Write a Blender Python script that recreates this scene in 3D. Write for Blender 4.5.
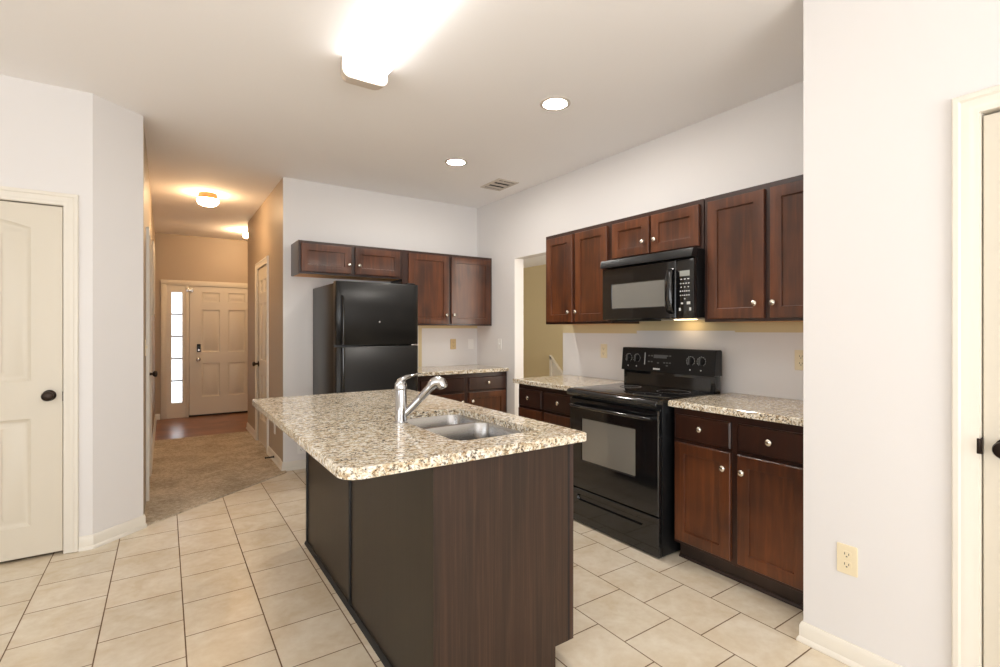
import bpy, bmesh, math, random
from mathutils import Vector, Matrix

random.seed(7)
S = bpy.context.scene
C = bpy.context.scene.collection
for o in list(bpy.data.objects):
    bpy.data.objects.remove(o)
PI = math.pi

# ------------------------------------------------------------------ camera, world, lights
cam_data = bpy.data.cameras.new('camera')
cam_data.sensor_width = 36.0
cam_data.lens = 497.0 / 1000.0 * 36.0
cam_data.shift_y = -0.0034
cam_data.clip_start = 0.02
cam = bpy.data.objects.new('camera', cam_data)
C.objects.link(cam)
cam.location = (0.0, 0.0, 1.316)
cam.rotation_euler = (PI / 2, 0.0, -0.5935)
S.camera = cam

S.view_settings.view_transform = 'Standard'
S.view_settings.look = 'None'
S.view_settings.gamma = 1.0
S.view_settings.use_curve_mapping = False
S.view_settings.exposure = 0.12
S.cycles.diffuse_bounces = 8
S.cycles.max_bounces = 14

world = bpy.data.worlds.new('sky')
S.world = world
world.use_nodes = True
bg = world.node_tree.nodes['Background']
bg.inputs['Color'].default_value = (0.90, 0.95, 1.0, 1)
bg.inputs['Strength'].default_value = 2.2


def area_light(name, loc, rot, sx, sy, energy, col):
    d = bpy.data.lights.new(name, 'AREA')
    d.shape = 'RECTANGLE'
    d.size = sx
    d.size_y = sy
    d.energy = energy
    d.color = col
    o = bpy.data.objects.new(name, d)
    o.location = loc
    o.rotation_euler = rot
    C.objects.link(o)
    return o


# added area lights that brighten the rooms; their sources are unseen
area_light('fill_up_rear', (-0.1, -3.45, 1.15), (math.radians(138), 0, 0), 2.9, 2.0, 120, (0.98, 0.985, 0.985))  # added fill tilted up at the ceiling, in place of a bounced flash
area_light('fill_up_left', (-2.56, -0.4, 1.45), (math.radians(125), 0, -PI / 2), 2.9, 1.5, 29, (0.98, 0.985, 0.985))  # added fill from the unseen left side, angled up to lift the ceiling
area_light('fill_tan_room', (4.3, 2.15, 1.5), (PI / 2, 0, 0), 1.4, 1.4, 34, (1.0, 0.96, 0.88))  # added to brighten the tan room and the jamb; no window is modelled

# ------------------------------------------------------------------ materials
MATS = {}


def nodes_of(m):
    return m.node_tree.nodes, m.node_tree.links


def mat(name, col, rough=0.5, metal=0.0, coat=0.0, coat_rough=0.1, spec=0.5, emit=None, strength=0.0):
    m = bpy.data.materials.new(name)
    m.use_nodes = True
    b = m.node_tree.nodes['Principled BSDF']
    b.inputs['Base Color'].default_value = (*col, 1)
    b.inputs['Roughness'].default_value = rough
    b.inputs['Metallic'].default_value = metal
    b.inputs['Coat Weight'].default_value = coat
    b.inputs['Coat Roughness'].default_value = coat_rough
    b.inputs['Specular IOR Level'].default_value = spec
    if emit:
        b.inputs['Emission Color'].default_value = (*emit, 1)
        b.inputs['Emission Strength'].default_value = strength
    MATS[name] = m
    return m


def srgb(r, g, b):
    f = lambda v: (v / 255 / 12.92) if v / 255 <= 0.04045 else ((v / 255 + 0.055) / 1.055) ** 2.4
    return (f(r), f(g), f(b))


def coords(m, scale=(1, 1, 1), loc=(0, 0, 0), kind='Object'):
    n, l = nodes_of(m)
    tc = n.new('ShaderNodeTexCoord')
    mp = n.new('ShaderNodeMapping')
    mp.inputs['Scale'].default_value = scale
    mp.inputs['Location'].default_value = loc
    l.new(tc.outputs[kind], mp.inputs['Vector'])
    return mp.outputs['Vector']


def noise(m, vec, scale, detail=3.0, rough=0.55, dist=0.0):
    n, l = nodes_of(m)
    t = n.new('ShaderNodeTexNoise')
    t.inputs['Scale'].default_value = scale
    t.inputs['Detail'].default_value = detail
    t.inputs['Roughness'].default_value = rough
    t.inputs['Distortion'].default_value = dist
    l.new(vec, t.inputs['Vector'])
    return t.outputs['Fac']


def ramp(m, fac, stops, interp='LINEAR'):
    n, l = nodes_of(m)
    r = n.new('ShaderNodeValToRGB')
    r.color_ramp.interpolation = interp
    el = r.color_ramp.elements
    while len(el) < len(stops):
        el.new(0.5)
    for e, (p, c) in zip(el, stops):
        e.position = p
        e.color = (*c, 1)
    l.new(fac, r.inputs['Fac'])
    return r.outputs['Color']


def mix(m, fac, a, b, blend='MIX'):
    n, l = nodes_of(m)
    x = n.new('ShaderNodeMix')
    x.data_type = 'RGBA'
    x.blend_type = blend
    for sock, v in ((x.inputs[0], fac), (x.inputs[6], a), (x.inputs[7], b)):
        if hasattr(v, 'is_linked'):
            l.new(v, sock)
        elif isinstance(v, (int, float)):
            sock.default_value = v
        else:
            sock.default_value = (*v, 1)
    return x.outputs[2]


def math_node(m, op, a, b=0.0):
    n, l = nodes_of(m)
    x = n.new('ShaderNodeMath')
    x.operation = op
    for sock, v in ((x.inputs[0], a), (x.inputs[1], b)):
        if hasattr(v, 'is_linked'):
            l.new(v, sock)
        else:
            sock.default_value = v
    return x.outputs[0]


def set_base(m, sock):
    n, l = nodes_of(m)
    l.new(sock, n['Principled BSDF'].inputs['Base Color'])


def bump(m, height, strength=0.2, distance=0.002):
    n, l = nodes_of(m)
    b = n.new('ShaderNodeBump')
    b.inputs['Strength'].default_value = strength
    b.inputs['Distance'].default_value = distance
    l.new(height, b.inputs['Height'])
    l.new(b.outputs['Normal'], n['Principled BSDF'].inputs['Normal'])


def paint(name, col, rough=0.55):
    m = mat(name, col, rough, spec=0.35)
    v = coords(m)
    bump(m, noise(m, v, 220, 2), 0.06, 0.001)
    return m


paint('wall_paint', srgb(223, 220, 218), 0.5)
paint('ceiling_paint', srgb(246, 244, 243), 0.85)
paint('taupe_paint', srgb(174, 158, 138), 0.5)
paint('tan_paint', srgb(212, 195, 154), 0.55)
paint('trim_paint', srgb(226, 220, 208), 0.35)
paint('door_paint', srgb(213, 205, 189), 0.38)


def wood(name, dark, mid, light, scale, coat, rough):
    m = mat(name, mid, rough, coat=coat, coat_rough=0.2)
    v = coords(m, scale)
    g = noise(m, v, 1.0, 5, 0.6, 0.4)
    c1 = ramp(m, g, [(0.28, dark), (0.5, mid), (0.72, light)])
    v2 = coords(m, (3.2, 3.2, 2.4))
    g2 = noise(m, v2, 1.0, 2)
    c2 = mix(m, ramp(m, g2, [(0.35, (0, 0, 0)), (0.68, (1, 1, 1))]), dark, light)
    set_base(m, mix(m, 0.55, c1, c2))
    bump(m, g, 0.05, 0.001)
    return m


wood('cherry_wood', srgb(52, 27, 15), srgb(78, 40, 20), srgb(114, 62, 29), (34, 34, 2.4), 0.22, 0.34)
wood('cherry_rail', srgb(34, 17, 11), srgb(46, 23, 14), srgb(62, 31, 17), (34, 34, 2.4), 0.22, 0.34)
wood('toe_wood', srgb(38, 26, 20), srgb(48, 33, 26), srgb(60, 42, 33), (20, 20, 3), 0.1, 0.45)
wood('raw_wood', srgb(206, 146, 84), srgb(222, 162, 98), srgb(232, 178, 116), (4, 26, 20), 0.0, 0.6)
wood('hall_wood', srgb(96, 56, 32), srgb(134, 82, 48), srgb(164, 106, 66), (3, 30, 3), 0.1, 0.3)


def laminate():
    m = mat('island_laminate', srgb(84, 64, 50), 0.42, coat=0.0, spec=0.35)
    v = coords(m, (70, 70, 1.4))
    g = noise(m, v, 1.0, 6, 0.65, 0.8)
    v2 = coords(m, (9, 9, 0.7), (3, 1, 0))
    g2 = noise(m, v2, 1.0, 3, 0.5, 1.5)
    c = ramp(m, g, [(0.3, srgb(36, 26, 20)), (0.5, srgb(52, 37, 28)), (0.7, srgb(76, 54, 42))])
    c2 = ramp(m, g2, [(0.35, srgb(44, 33, 26)), (0.65, srgb(66, 45, 34))])
    set_base(m, mix(m, 0.4, c, c2))
    bump(m, g, 0.05, 0.0006)
    p = mat('island_back_panel', srgb(74, 62, 50), 0.4, coat=0.0, spec=0.35)
    v = coords(p, (40, 40, 1.6))
    g = noise(p, v, 1.0, 4)
    set_base(p, ramp(p, g, [(0.3, srgb(38, 30, 23)), (0.7, srgb(46, 37, 28))]))


laminate()


def granite():
    m = mat('granite', srgb(214, 196, 164), 0.08, spec=0.3)
    n, l = nodes_of(m)
    v = coords(m, (1, 1, 1))
    vs = coords(m, (1.0, 1.5, 1.3))
    big = noise(m, v, 9, 3, 0.6)
    n1 = noise(m, vs, 46, 5, 0.65, 0.6)
    n2 = noise(m, coords(m, (1, 1.4, 1.2), (5, 2, 9)), 62, 4, 0.6, 0.8)
    n3 = noise(m, coords(m, (1, 1.3, 1.2), (11, 7, 3)), 88, 3, 0.6, 0.3)
    base = ramp(m, n1, [(0.33, srgb(124, 100, 74)), (0.42, srgb(194, 176, 146)), (0.49, srgb(222, 212, 190)), (0.62, srgb(242, 239, 230))])
    tan = ramp(m, n2, [(0.50, (0, 0, 0)), (0.62, (1, 1, 1))])
    base = mix(m, math_node(m, 'MULTIPLY', tan, 0.5), base, srgb(176, 140, 98))
    dk = ramp(m, n3, [(0.54, (0, 0, 0)), (0.59, (1, 1, 1))])
    lump = ramp(m, big, [(0.35, (0.35, 0.35, 0.35)), (0.6, (1, 1, 1))])
    f = math_node(m, 'MULTIPLY', dk, lump)
    base = mix(m, math_node(m, 'MULTIPLY', f, 0.9), base, srgb(66, 50, 38))
    n4 = noise(m, coords(m, (1, 1.3, 1.2), (31, 17, 13)), 105, 2, 0.5, 0.2)
    bk = ramp(m, n4, [(0.63, (0, 0, 0)), (0.66, (1, 1, 1))])
    base = mix(m, bk, base, srgb(30, 25, 22))
    gy = ramp(m, noise(m, coords(m, (1, 1, 1), (2, 27, 8)), 70, 3), [(0.62, (0, 0, 0)), (0.68, (1, 1, 1))])
    base = mix(m, math_node(m, 'MULTIPLY', gy, 0.6), base, srgb(150, 142, 132))
    set_base(m, base)


granite()


def tile():
    m = mat('tile', srgb(205, 190, 165), 0.3, spec=0.4)
    n, l = nodes_of(m)
    tc = n.new('ShaderNodeTexCoord')
    sp = n.new('ShaderNodeSeparateXYZ')
    l.new(tc.outputs['Object'], sp.inputs[0])
    u = math_node(m, 'SUBTRACT', sp.outputs['Y'], 0.216 - 0.3075 * 40)
    w = math_node(m, 'SUBTRACT', sp.outputs['X'], 0.0725 - 0.3075 * 40)
    cb = n.new('ShaderNodeCombineXYZ')
    l.new(u, cb.inputs[0])
    l.new(w, cb.inputs[1])
    br = n.new('ShaderNodeTexBrick')
    br.offset = 0.5
    br.offset_frequency = 2
    br.squash = 1.0
    br.inputs['Color1'].default_value = (*srgb(226, 216, 198), 1)
    br.inputs['Color2'].default_value = (*srgb(220, 210, 191), 1)
    br.inputs['Mortar'].default_value = (*srgb(112, 88, 64), 1)
    br.inputs['Scale'].default_value = 1.0
    br.inputs['Mortar Size'].default_value = 0.0027
    br.inputs['Mortar Smooth'].default_value = 0.1
    br.inputs['Bias'].default_value = 0.0
    br.inputs['Brick Width'].default_value = 0.3075
    br.inputs['Row Height'].default_value = 0.3075
    l.new(cb.outputs[0], br.inputs['Vector'])
    v = coords(m)
    cl = noise(m, v, 5.5, 5, 0.6, 0.5)
    cl2 = noise(m, v, 26, 3, 0.6)
    tint = ramp(m, cl, [(0.32, srgb(238, 230, 218)), (0.68, (1, 1, 1))])
    c = mix(m, 0.9, br.outputs['Color'], tint, 'MULTIPLY')
    tint2 = ramp(m, cl2, [(0.35, srgb(247, 243, 238)), (0.6, (1, 1, 1))])
    set_base(m, mix(m, 0.6, c, tint2, 'MULTIPLY'))
    inv = math_node(m, 'SUBTRACT', 1.0, br.outputs['Fac'])
    rg = math_node(m, 'ADD', math_node(m, 'MULTIPLY', br.outputs['Fac'], 0.5), 0.27)
    l.new(rg, n['Principled BSDF'].inputs['Roughness'])
    bump(m, inv, 0.5, 0.002)


tile()


def carpet():
    m = mat('carpet', srgb(150, 124, 92), 0.95, spec=0.1)
    v = coords(m)
    f = noise(m, v, 260, 3, 0.7)
    s = noise(m, v, 3.2, 4, 0.6, 0.6)
    t = noise(m, v, 34, 4, 0.7)
    c = ramp(m, s, [(0.32, srgb(200, 188, 168)), (0.66, srgb(240, 228, 208))])
    c = mix(m, 0.75, c, ramp(m, t, [(0.3, srgb(186, 178, 168)), (0.65, (1, 1, 1))]), 'MULTIPLY')
    c = mix(m, 0.8, c, ramp(m, f, [(0.3, srgb(176, 168, 158)), (0.7, (1, 1, 1))]), 'MULTIPLY')
    set_base(m, c)
    bump(m, f, 0.9, 0.006)


carpet()

mat('black_gloss', (0.0065, 0.0065, 0.007), 0.09, spec=0.5, coat=0.4, coat_rough=0.04)
mat('black_satin', (0.0065, 0.0065, 0.007), 0.3, spec=0.35)
m_ = mat('fridge_black', (0.0095, 0.009, 0.0085), 0.32, spec=0.38)
bump(m_, noise(m_, coords(m_), 320, 2), 0.10, 0.0006)
mat('black_matte', (0.006, 0.006, 0.006), 0.6)
mat('black_glass', (0.008, 0.008, 0.009), 0.03, spec=0.6)
m_ = mat('oven_glass', (0.20, 0.19, 0.165), 0.06, spec=0.9, coat=0.5, coat_rough=0.03)
mat('microwave_glass', (0.17, 0.165, 0.15), 0.16, spec=0.7)
mat('ring_grey', (0.10, 0.10, 0.10), 0.3)
mat('dial_grey', (0.42, 0.42, 0.41), 0.4)
mat('print_white', srgb(205, 205, 202), 0.5)
mat('display_glass', srgb(150, 152, 146), 0.2)
mat('chrome', (0.56, 0.56, 0.57), 0.05, 1.0)
mat('nickel', srgb(214, 208, 196), 0.22, 1.0)
m_ = mat('steel', (0.42, 0.41, 0.40), 0.24, 1.0)
mat('bronze', srgb(52, 42, 36), 0.35, 0.8)
mat('brass', srgb(150, 104, 58), 0.4, 0.3)
mat('ivory', srgb(230, 216, 184), 0.35)
mat('almond', srgb(206, 180, 132), 0.4)
mat('white_plastic', srgb(236, 234, 230), 0.35)
mat('slot_dark', (0.02, 0.018, 0.015), 0.6)
mat('gap_dark', (0.015, 0.012, 0.01), 0.8)
mat('silver', (0.75, 0.75, 0.76), 0.25, 1.0)
mat('vent_metal', srgb(206, 196, 184), 0.5)
mat('muntin_grey', srgb(120, 108, 92), 0.5)
mat('end_cap', srgb(214, 202, 188), 0.5)
mat('lamp_diffuser', (0.95, 0.95, 0.95), 0.4, emit=(1.0, 0.99, 0.975), strength=4.8)
mat('can_lens', (0.95, 0.95, 0.95), 0.4, emit=(1.0, 0.95, 0.88), strength=270.0)
mat('dome_glass', (0.95, 0.9, 0.8), 0.3, emit=(1.0, 0.66, 0.36), strength=85.0)
mat('task_lens', (0.95, 0.9, 0.8), 0.3, emit=(1.0, 0.74, 0.45), strength=9.0)
mat('bulb_glass', (0.95, 0.9, 0.8), 0.3, emit=(1.0, 0.66, 0.36), strength=360.0)


def glass():
    m = mat('pane_glass', (1, 1, 1), 0.02)
    b = m.node_tree.nodes['Principled BSDF']
    b.inputs['Transmission Weight'].default_value = 1.0
    b.inputs['IOR'].default_value = 1.01


glass()


# ------------------------------------------------------------------ mesh builder
def offset_loop(pts, d):
    """inset a counter-clockwise 2-D loop by d"""
    n = len(pts)
    out = []
    for i in range(n):
        p0, p1, p2 = Vector(pts[i - 1]), Vector(pts[i]), Vector(pts[(i + 1) % n])
        e1, e2 = (p1 - p0).normalized(), (p2 - p1).normalized()
        n1, n2 = Vector((-e1.y, e1.x)), Vector((-e2.y, e2.x))
        k = n1 + n2
        den = max(1e-6, k.dot(n1))
        out.append(tuple(p1 + k * (d / den)))
    return out


def rect(x0, x1, y0, y1):
    return [(x0, y0), (x1, y0), (x1, y1), (x0, y1)]


def rounded(x0, x1, y0, y1, r, seg=6):
    rs = r if isinstance(r, (list, tuple)) else [r] * 4   # corners: x0y0, x1y0, x1y1, x0y1
    pts = []
    for (cx, cy, a0, q) in ((x0, y0, PI, rs[0]), (x1, y0, 1.5 * PI, rs[1]), (x1, y1, 0, rs[2]), (x0, y1, 0.5 * PI, rs[3])):
        ox = cx + q if cx == x0 else cx - q
        oy = cy + q if cy == y0 else cy - q
        for k in range(seg + 1):
            a = a0 + k / seg * PI / 2
            pts.append((ox + q * math.cos(a), oy + q * math.sin(a)))
    return pts


class M:
    def __init__(self):
        self.bm = bmesh.new()

    def box(self, x0, x1, y0, y1, z0, z1, bev=0.0, seg=2):
        bm = self.bm
        r = bmesh.ops.create_cube(bm, size=1.0)
        for v in r['verts']:
            v.co = Vector(((x0 + x1) / 2 + v.co.x * (x1 - x0), (y0 + y1) / 2 + v.co.y * (y1 - y0), (z0 + z1) / 2 + v.co.z * (z1 - z0)))
        if bev > 0:
            es = list({e for v in r['verts'] for e in v.link_edges})
            bmesh.ops.bevel(bm, geom=es, offset=bev, segments=seg, profile=0.5, affect='EDGES', clamp_overlap=True)
        return self

    def loft(self, loops, cap0=True, cap1=True, closed=False):
        bm = self.bm
        vs = [[bm.verts.new(p) for p in lp] for lp in loops]
        n = len(vs[0])
        rng = range(len(vs)) if closed else range(len(vs) - 1)
        for i in rng:
            a, b = vs[i], vs[(i + 1) % len(vs)]
            for k in range(n):
                q = (a[k], a[(k + 1) % n], b[(k + 1) % n], b[k])
                try:
                    bm.faces.new(q)
                except ValueError:
                    pass
        if not closed:
            if cap0:
                bm.faces.new(list(reversed(vs[0])))
            if cap1:
                bm.faces.new(vs[-1])
        return self

    def prism(self, pts, z0, z1, bev=0.0, axis='Z'):
        if axis == 'Z':
            f = lambda p, z: (p[0], p[1], z)
        elif axis == 'Y':
            f = lambda p, z: (p[0], z, p[1])
        else:
            f = lambda p, z: (z, p[0], p[1])
        if bev > 0:
            ins = offset_loop(pts, bev)
            s = 1 if z1 > z0 else -1
            lo = [[f(p, z0) for p in ins], [f(p, z0 + s * bev) for p in pts], [f(p, z1 - s * bev) for p in pts], [f(p, z1) for p in ins]]
        else:
            lo = [[f(p, z0) for p in pts], [f(p, z1) for p in pts]]
        return self.loft(lo)

    def lathe(self, prof, origin, axis='Z', seg=24):
        """prof: (radius, distance along axis)"""
        ax = {'Z': Vector((0, 0, 1)), '-Z': Vector((0, 0, -1)), 'X': Vector((1, 0, 0)), '-X': Vector((-1, 0, 0)), 'Y': Vector((0, 1, 0)), '-Y': Vector((0, -1, 0))}[axis] if isinstance(axis, str) else axis
        ax = Vector(ax).normalized()
        t = Vector((0, 0, 1)) if abs(ax.z) < 0.9 else Vector((1, 0, 0))
        u = ax.cross(t).normalized()
        w = ax.cross(u)
        loops = []
        for r, d in prof:
            r = max(r, 1e-4)
            loops.append([Vector(origin) + ax * d + (u * math.cos(2 * PI * k / seg) + w * math.sin(2 * PI * k / seg)) * r for k in range(seg)])
        return self.loft(loops)

    def tube(self, path, radii, seg=12, squash=None):
        path = [Vector(p) for p in path]
        if not isinstance(radii, (list, tuple)):
            radii = [radii] * len(path)
        loops = []
        ref = None
        for i, p in enumerate(path):
            d = (path[min(i + 1, len(path) - 1)] - path[max(i - 1, 0)]).normalized()
            if ref is None:
                t = Vector((0, 0, 1)) if abs(d.z) < 0.9 else Vector((1, 0, 0))
                u = d.cross(t).normalized()
            else:
                u = (ref - d * ref.dot(d)).normalized()
            ref = u
            w = d.cross(u)
            a, b = (radii[i] if isinstance(radii[i], tuple) else (radii[i], radii[i]))
            loops.append([p + u * (a * math.cos(2 * PI * k / seg)) + w * (b * math.sin(2 * PI * k / seg)) for k in range(seg)])
        return self.loft(loops)

    def fill(self, outer, holes, f):
        """planar face with holes; returns hole vert loops. f maps (a,b)->3-D"""
        bm = self.bm
        def ring(pts):
            vs = [bm.verts.new(f(p)) for p in pts]
            es = [bm.edges.new((vs[i], vs[(i + 1) % len(vs)])) for i in range(len(vs))]
            return vs, es
        ov, oe = ring(outer)
        hv, he = [], []
        for h in holes:
            a, b = ring(h)
            hv.append(a)
            he += b
        bmesh.ops.triangle_fill(bm, use_beauty=True, use_dissolve=False, edges=oe + he)
        return ov, hv

    def bridge(self, a, b):
        n = len(a)
        for k in range(n):
            self.bm.faces.new((a[k], a[(k + 1) % n], b[(k + 1) % n], b[k]))

    def slab(self, outer, panels, yf, th, bev=0.0):
        """door-like slab in the XZ plane facing -Y. panels: list of (loop, [(inset, depth)..], grooves)"""
        bm = self.bm
        front = offset_loop(outer, bev) if bev else outer
        ov, hv = self.fill(front, [p[0] for p in panels], lambda p: (p[0], yf, p[1]))
        for (loop, prof, *rest), ring in zip(panels, hv):
            cur = ring
            last = loop
            for i, (ins, dep) in enumerate(prof):
                lp = offset_loop(loop, ins)
                gr = rest[0] if rest else None
                if i == len(prof) - 1 and gr:
                    nv, gh = self.fill(lp, gr, lambda p: (p[0], yf + dep, p[1]))
                    for g, gv in zip(gr, gh):
                        deep = [bm.verts.new((q[0], yf + dep + 0.004, q[1])) for q in offset_loop(g, 0.0012)]
                        self.bridge(gv, deep)
                        bm.faces.new(deep)
                else:
                    nv = [bm.verts.new((q[0], yf + dep, q[1])) for q in lp]
                    if i == len(prof) - 1:
                        bm.faces.new(nv)
                self.bridge(cur, nv)
                cur = nv
        if bev:
            e = [bm.verts.new((p[0], yf + bev, p[1])) for p in outer]
            self.bridge(ov, e)
            ov = e
        bk = [bm.verts.new((p[0], yf + th, p[1])) for p in outer]
        self.bridge(ov, bk)
        bm.faces.new(bk)
        return self

    def done(self, name, material, parent=None, shift=None, smooth=35):
        bm = self.bm
        if shift is not None:
            bmesh.ops.translate(bm, verts=bm.verts, vec=-Vector(shift))
        bmesh.ops.recalc_face_normals(bm, faces=bm.faces)
        me = bpy.data.meshes.new(name)
        bm.to_mesh(me)
        bm.free()
        me.materials.append(MATS[material] if isinstance(material, str) else material)
        if smooth:
            for p in me.polygons:
                p.use_smooth = True
            me.set_sharp_from_angle(angle=math.radians(smooth))
        o = bpy.data.objects.new(name, me)
        C.objects.link(o)
        if parent:
            o.parent = parent
        return o


def tag(o, label=None, cat=None, group=None, kind=None):
    if label:
        o['label'] = label
    if cat:
        o['category'] = cat
    if group:
        o['group'] = group
    if kind:
        o['kind'] = kind
    return o


def thing(name, loc, rz, label, cat, group=None, kind=None):
    o = bpy.data.objects.new(name, None)
    o.empty_display_size = 0.1
    o.location = loc
    o.rotation_euler = (0, 0, rz)
    C.objects.link(o)
    return tag(o, label, cat, group, kind)


def struct(m, name, material, label, cat, smooth=35):
    return tag(m.done(name, material, smooth=smooth), label, cat, kind='structure')


# ------------------------------------------------------------------ the room
H = 2.743
XS = 3.033      # stove wall
YB = 4.973      # wall behind the refrigerator
XP = 2.242      # near wall on the right
YL = 3.86       # wall with the left door
XH = 0.915      # hall, right wall
XHL = -0.118    # hall, left wall
YF = 8.85       # front door wall
T = 0.115

# floors
m = M()
m.prism([(-2.7, -3.6), (3.148, -3.6), (3.148, 5.08), (0.93, 5.08), (0.93, 4.96), (XHL - 0.05, 4.14), (-0.36, 4.02), (-2.7, 4.02)], -0.08, 0.0)
struct(m, 'floor', 'tile', 'beige square ceramic tile floor laid in staggered rows', 'floor')
m = M()
m.prism([(XHL - 0.05, 4.0405), (XH + 0.02, 4.9061), (XH + 0.02, 7.16), (XHL - 0.05, 7.16)], -0.08, 0.009, 0.002)
struct(m, 'floor_hall', 'carpet', 'worn brown carpet of the hallway', 'carpet')
m = M()
m.prism(rect(XHL - 0.05, 2.55, 7.16, YF + 0.1), -0.08, 0.003)
struct(m, 'floor_entry', 'hall_wood', 'glossy brown wood floor before the front door', 'floor')
m = M()
m.prism(rect(3.148, 5.45, 2.0, 8.0), -0.08, 0.005)
struct(m, 'floor_stairs', 'carpet', 'carpeted floor of the tan room behind the kitchen opening', 'carpet')
# ceilings
m = M()
m.box(-2.7, 3.15, -3.6, YF + 0.1, H, H + 0.1)
m.box(3.15, 3.3, 7.05, YF + 0.1, H, H + 0.1)
struct(m, 'ceiling', 'ceiling_paint', 'flat off white ceiling over kitchen and hall', 'ceiling')
m = M()
m.box(3.15, 5.45, 2.0, 7.0, 2.44, 2.54)
m.box(3.15, 5.45, 7.0, 8.0, 2.44, 2.54)
struct(m, 'ceiling_stairs', 'ceiling_paint', 'lower ceiling of the tan room behind the opening', 'ceiling')

# walls
m = M()
m.box(XH, 3.148, YB, YB + T, 0, H)
struct(m, 'wall_back', 'wall_paint', 'white wall behind the refrigerator', 'wall')
m = M()
m.box(XS, XS + T, 0.91, 3.461, 0, H)
m.box(XS, XS + T, 4.222, YB, 0, H)
m.box(XS, XS + T, 3.461, 4.222, 2.065, H)
struct(m, 'wall_stove', 'wall_paint', 'long white wall behind the black range with a doorless opening', 'wall')
m = M()
m.box(XP, XP + T, 0.477, 1.026, 0, H)
m.box(XP, XP + T, -0.30, 0.477, 2.04, H)
m.box(XP, XP + T, -3.6, -0.30, 0, H)
m.box(XP + T, XS, 0.91, 1.026, 0, H)
struct(m, 'wall_right', 'wall_paint', 'near white wall on the right with the wall outlet', 'wall')
m = M()
m.box(-0.489, -0.36, YL, YL + T, 0, H)
m.box(-1.262, -0.489, YL, YL + T, 2.05, H)
m.box(-2.7, -1.262, YL, YL + T, 0, H)
struct(m, 'wall_left', 'wall_paint', 'white wall around the cream door at far left', 'wall')
m = M()
m.prism([(-0.36, YL), (XHL, 4.075), (XHL, 4.20), (-0.23, 4.20), (-0.40, YL + T), (-0.36, YL + T)], 0, H)
struct(m, 'wall_angled', 'wall_paint', 'narrow angled white wall between left door and hallway', 'wall')
m = M()
m.box(XHL - T, XHL - 0.0008, 4.2, 4.72, 0, H)
m.box(XHL - T, XHL - 0.0008, 4.72, 5.42, 2.04, H)
m.box(XHL - T, XHL - 0.0008, 5.42, YF, 0, H)
m.box(XHL - 0.02, XHL + 0.0006, 4.079, 4.2, 0, H)
struct(m, 'wall_hall_left', 'taupe_paint', 'taupe hallway wall on the left', 'wall')
m = M()
m.box(XH - 0.0008, XH + T, YB + 0.001, 5.80, 0, H)
m.box(XH - 0.0008, XH + T, 5.80, 6.49, 2.04, H)
m.box(XH - 0.0008, XH + T, 6.49, 7.35, 0, H)
m.box(XH + T, 2.5, 7.235, 7.35, 0, H)
m.box(2.5, 2.6, 7.03, YF, 0, H)
struct(m, 'wall_hall_right', 'taupe_paint', 'taupe hallway wall on the right with the narrow door', 'wall')
m = M()
m.box(XHL - T, 0.0, YF, YF + T, 0, H)
m.box(0.0, 1.235, YF, YF + T, 1.995, H)
m.box(1.235, 2.6, YF, YF + T, 0, H)
struct(m, 'wall_front', 'taupe_paint', 'taupe wall around the front door', 'wall')
m = M()
m.box(5.4, 5.5, 2.0, 8.0, 0, 2.54)
m.box(3.15, 5.5, 1.9, 2.0, 0, 2.54)
m.box(3.15, 5.5, 8.0, 8.1, 0, 2.54)
m.box(3.149, 3.152, 2.0, 3.46, 0, 2.54)
struct(m, 'wall_stairs', 'tan_paint', 'tan painted walls of the room seen through the opening', 'wall')
# room behind the camera: patio opening and side window
m = M()
m.box(-2.7, -1.6, -3.6, -3.5, 0, H)
m.box(1.4, XP, -3.6, -3.5, 0, H)
m.box(-1.6, 1.4, -3.6, -3.5, 2.15, H)
struct(m, 'wall_rear', 'wall_paint', 'white wall behind the camera with the patio opening', 'wall')
m = M()
m.box(-2.7, -2.6, -3.5, -1.9, 0, H)
m.box(-2.7, -2.6, 1.1, 3.86, 0, H)
m.box(-2.7, -2.6, -1.9, 1.1, 0, 0.7)
m.box(-2.7, -2.6, -1.9, 1.1, 2.2, H)
struct(m, 'wall_side', 'wall_paint', 'white side wall left of the camera with the wide window', 'wall')

# sloped white stair skirt in the tan room
m = M()
m.prism([(5.50, 0.006), (6.42, 0.006), (6.42, 0.845)], 5.37, 5.399, axis='X')
m.prism([(5.47, 0.0), (5.52, 0.0), (6.45, 0.85), (6.45, 0.90)], 5.35, 5.399, axis='X')
m.box(5.35, 5.399, 6.405, 6.45, 0.006, 0.87)
struct(m, 'trim_1', 'trim_paint', 'white sloped stair trim against the tan wall beyond the opening', 'trim')

# strips of old tan paint under the wall cabinets
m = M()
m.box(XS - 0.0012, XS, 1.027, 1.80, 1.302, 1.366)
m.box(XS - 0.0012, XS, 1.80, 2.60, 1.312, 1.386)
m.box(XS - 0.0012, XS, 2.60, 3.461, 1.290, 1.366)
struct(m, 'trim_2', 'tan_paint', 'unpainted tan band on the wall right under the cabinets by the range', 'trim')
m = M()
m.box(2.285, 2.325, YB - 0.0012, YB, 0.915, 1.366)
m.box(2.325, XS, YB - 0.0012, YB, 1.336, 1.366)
struct(m, 'trim_3', 'tan_paint', 'unpainted tan strip on the wall beside the refrigerator', 'trim')

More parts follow.
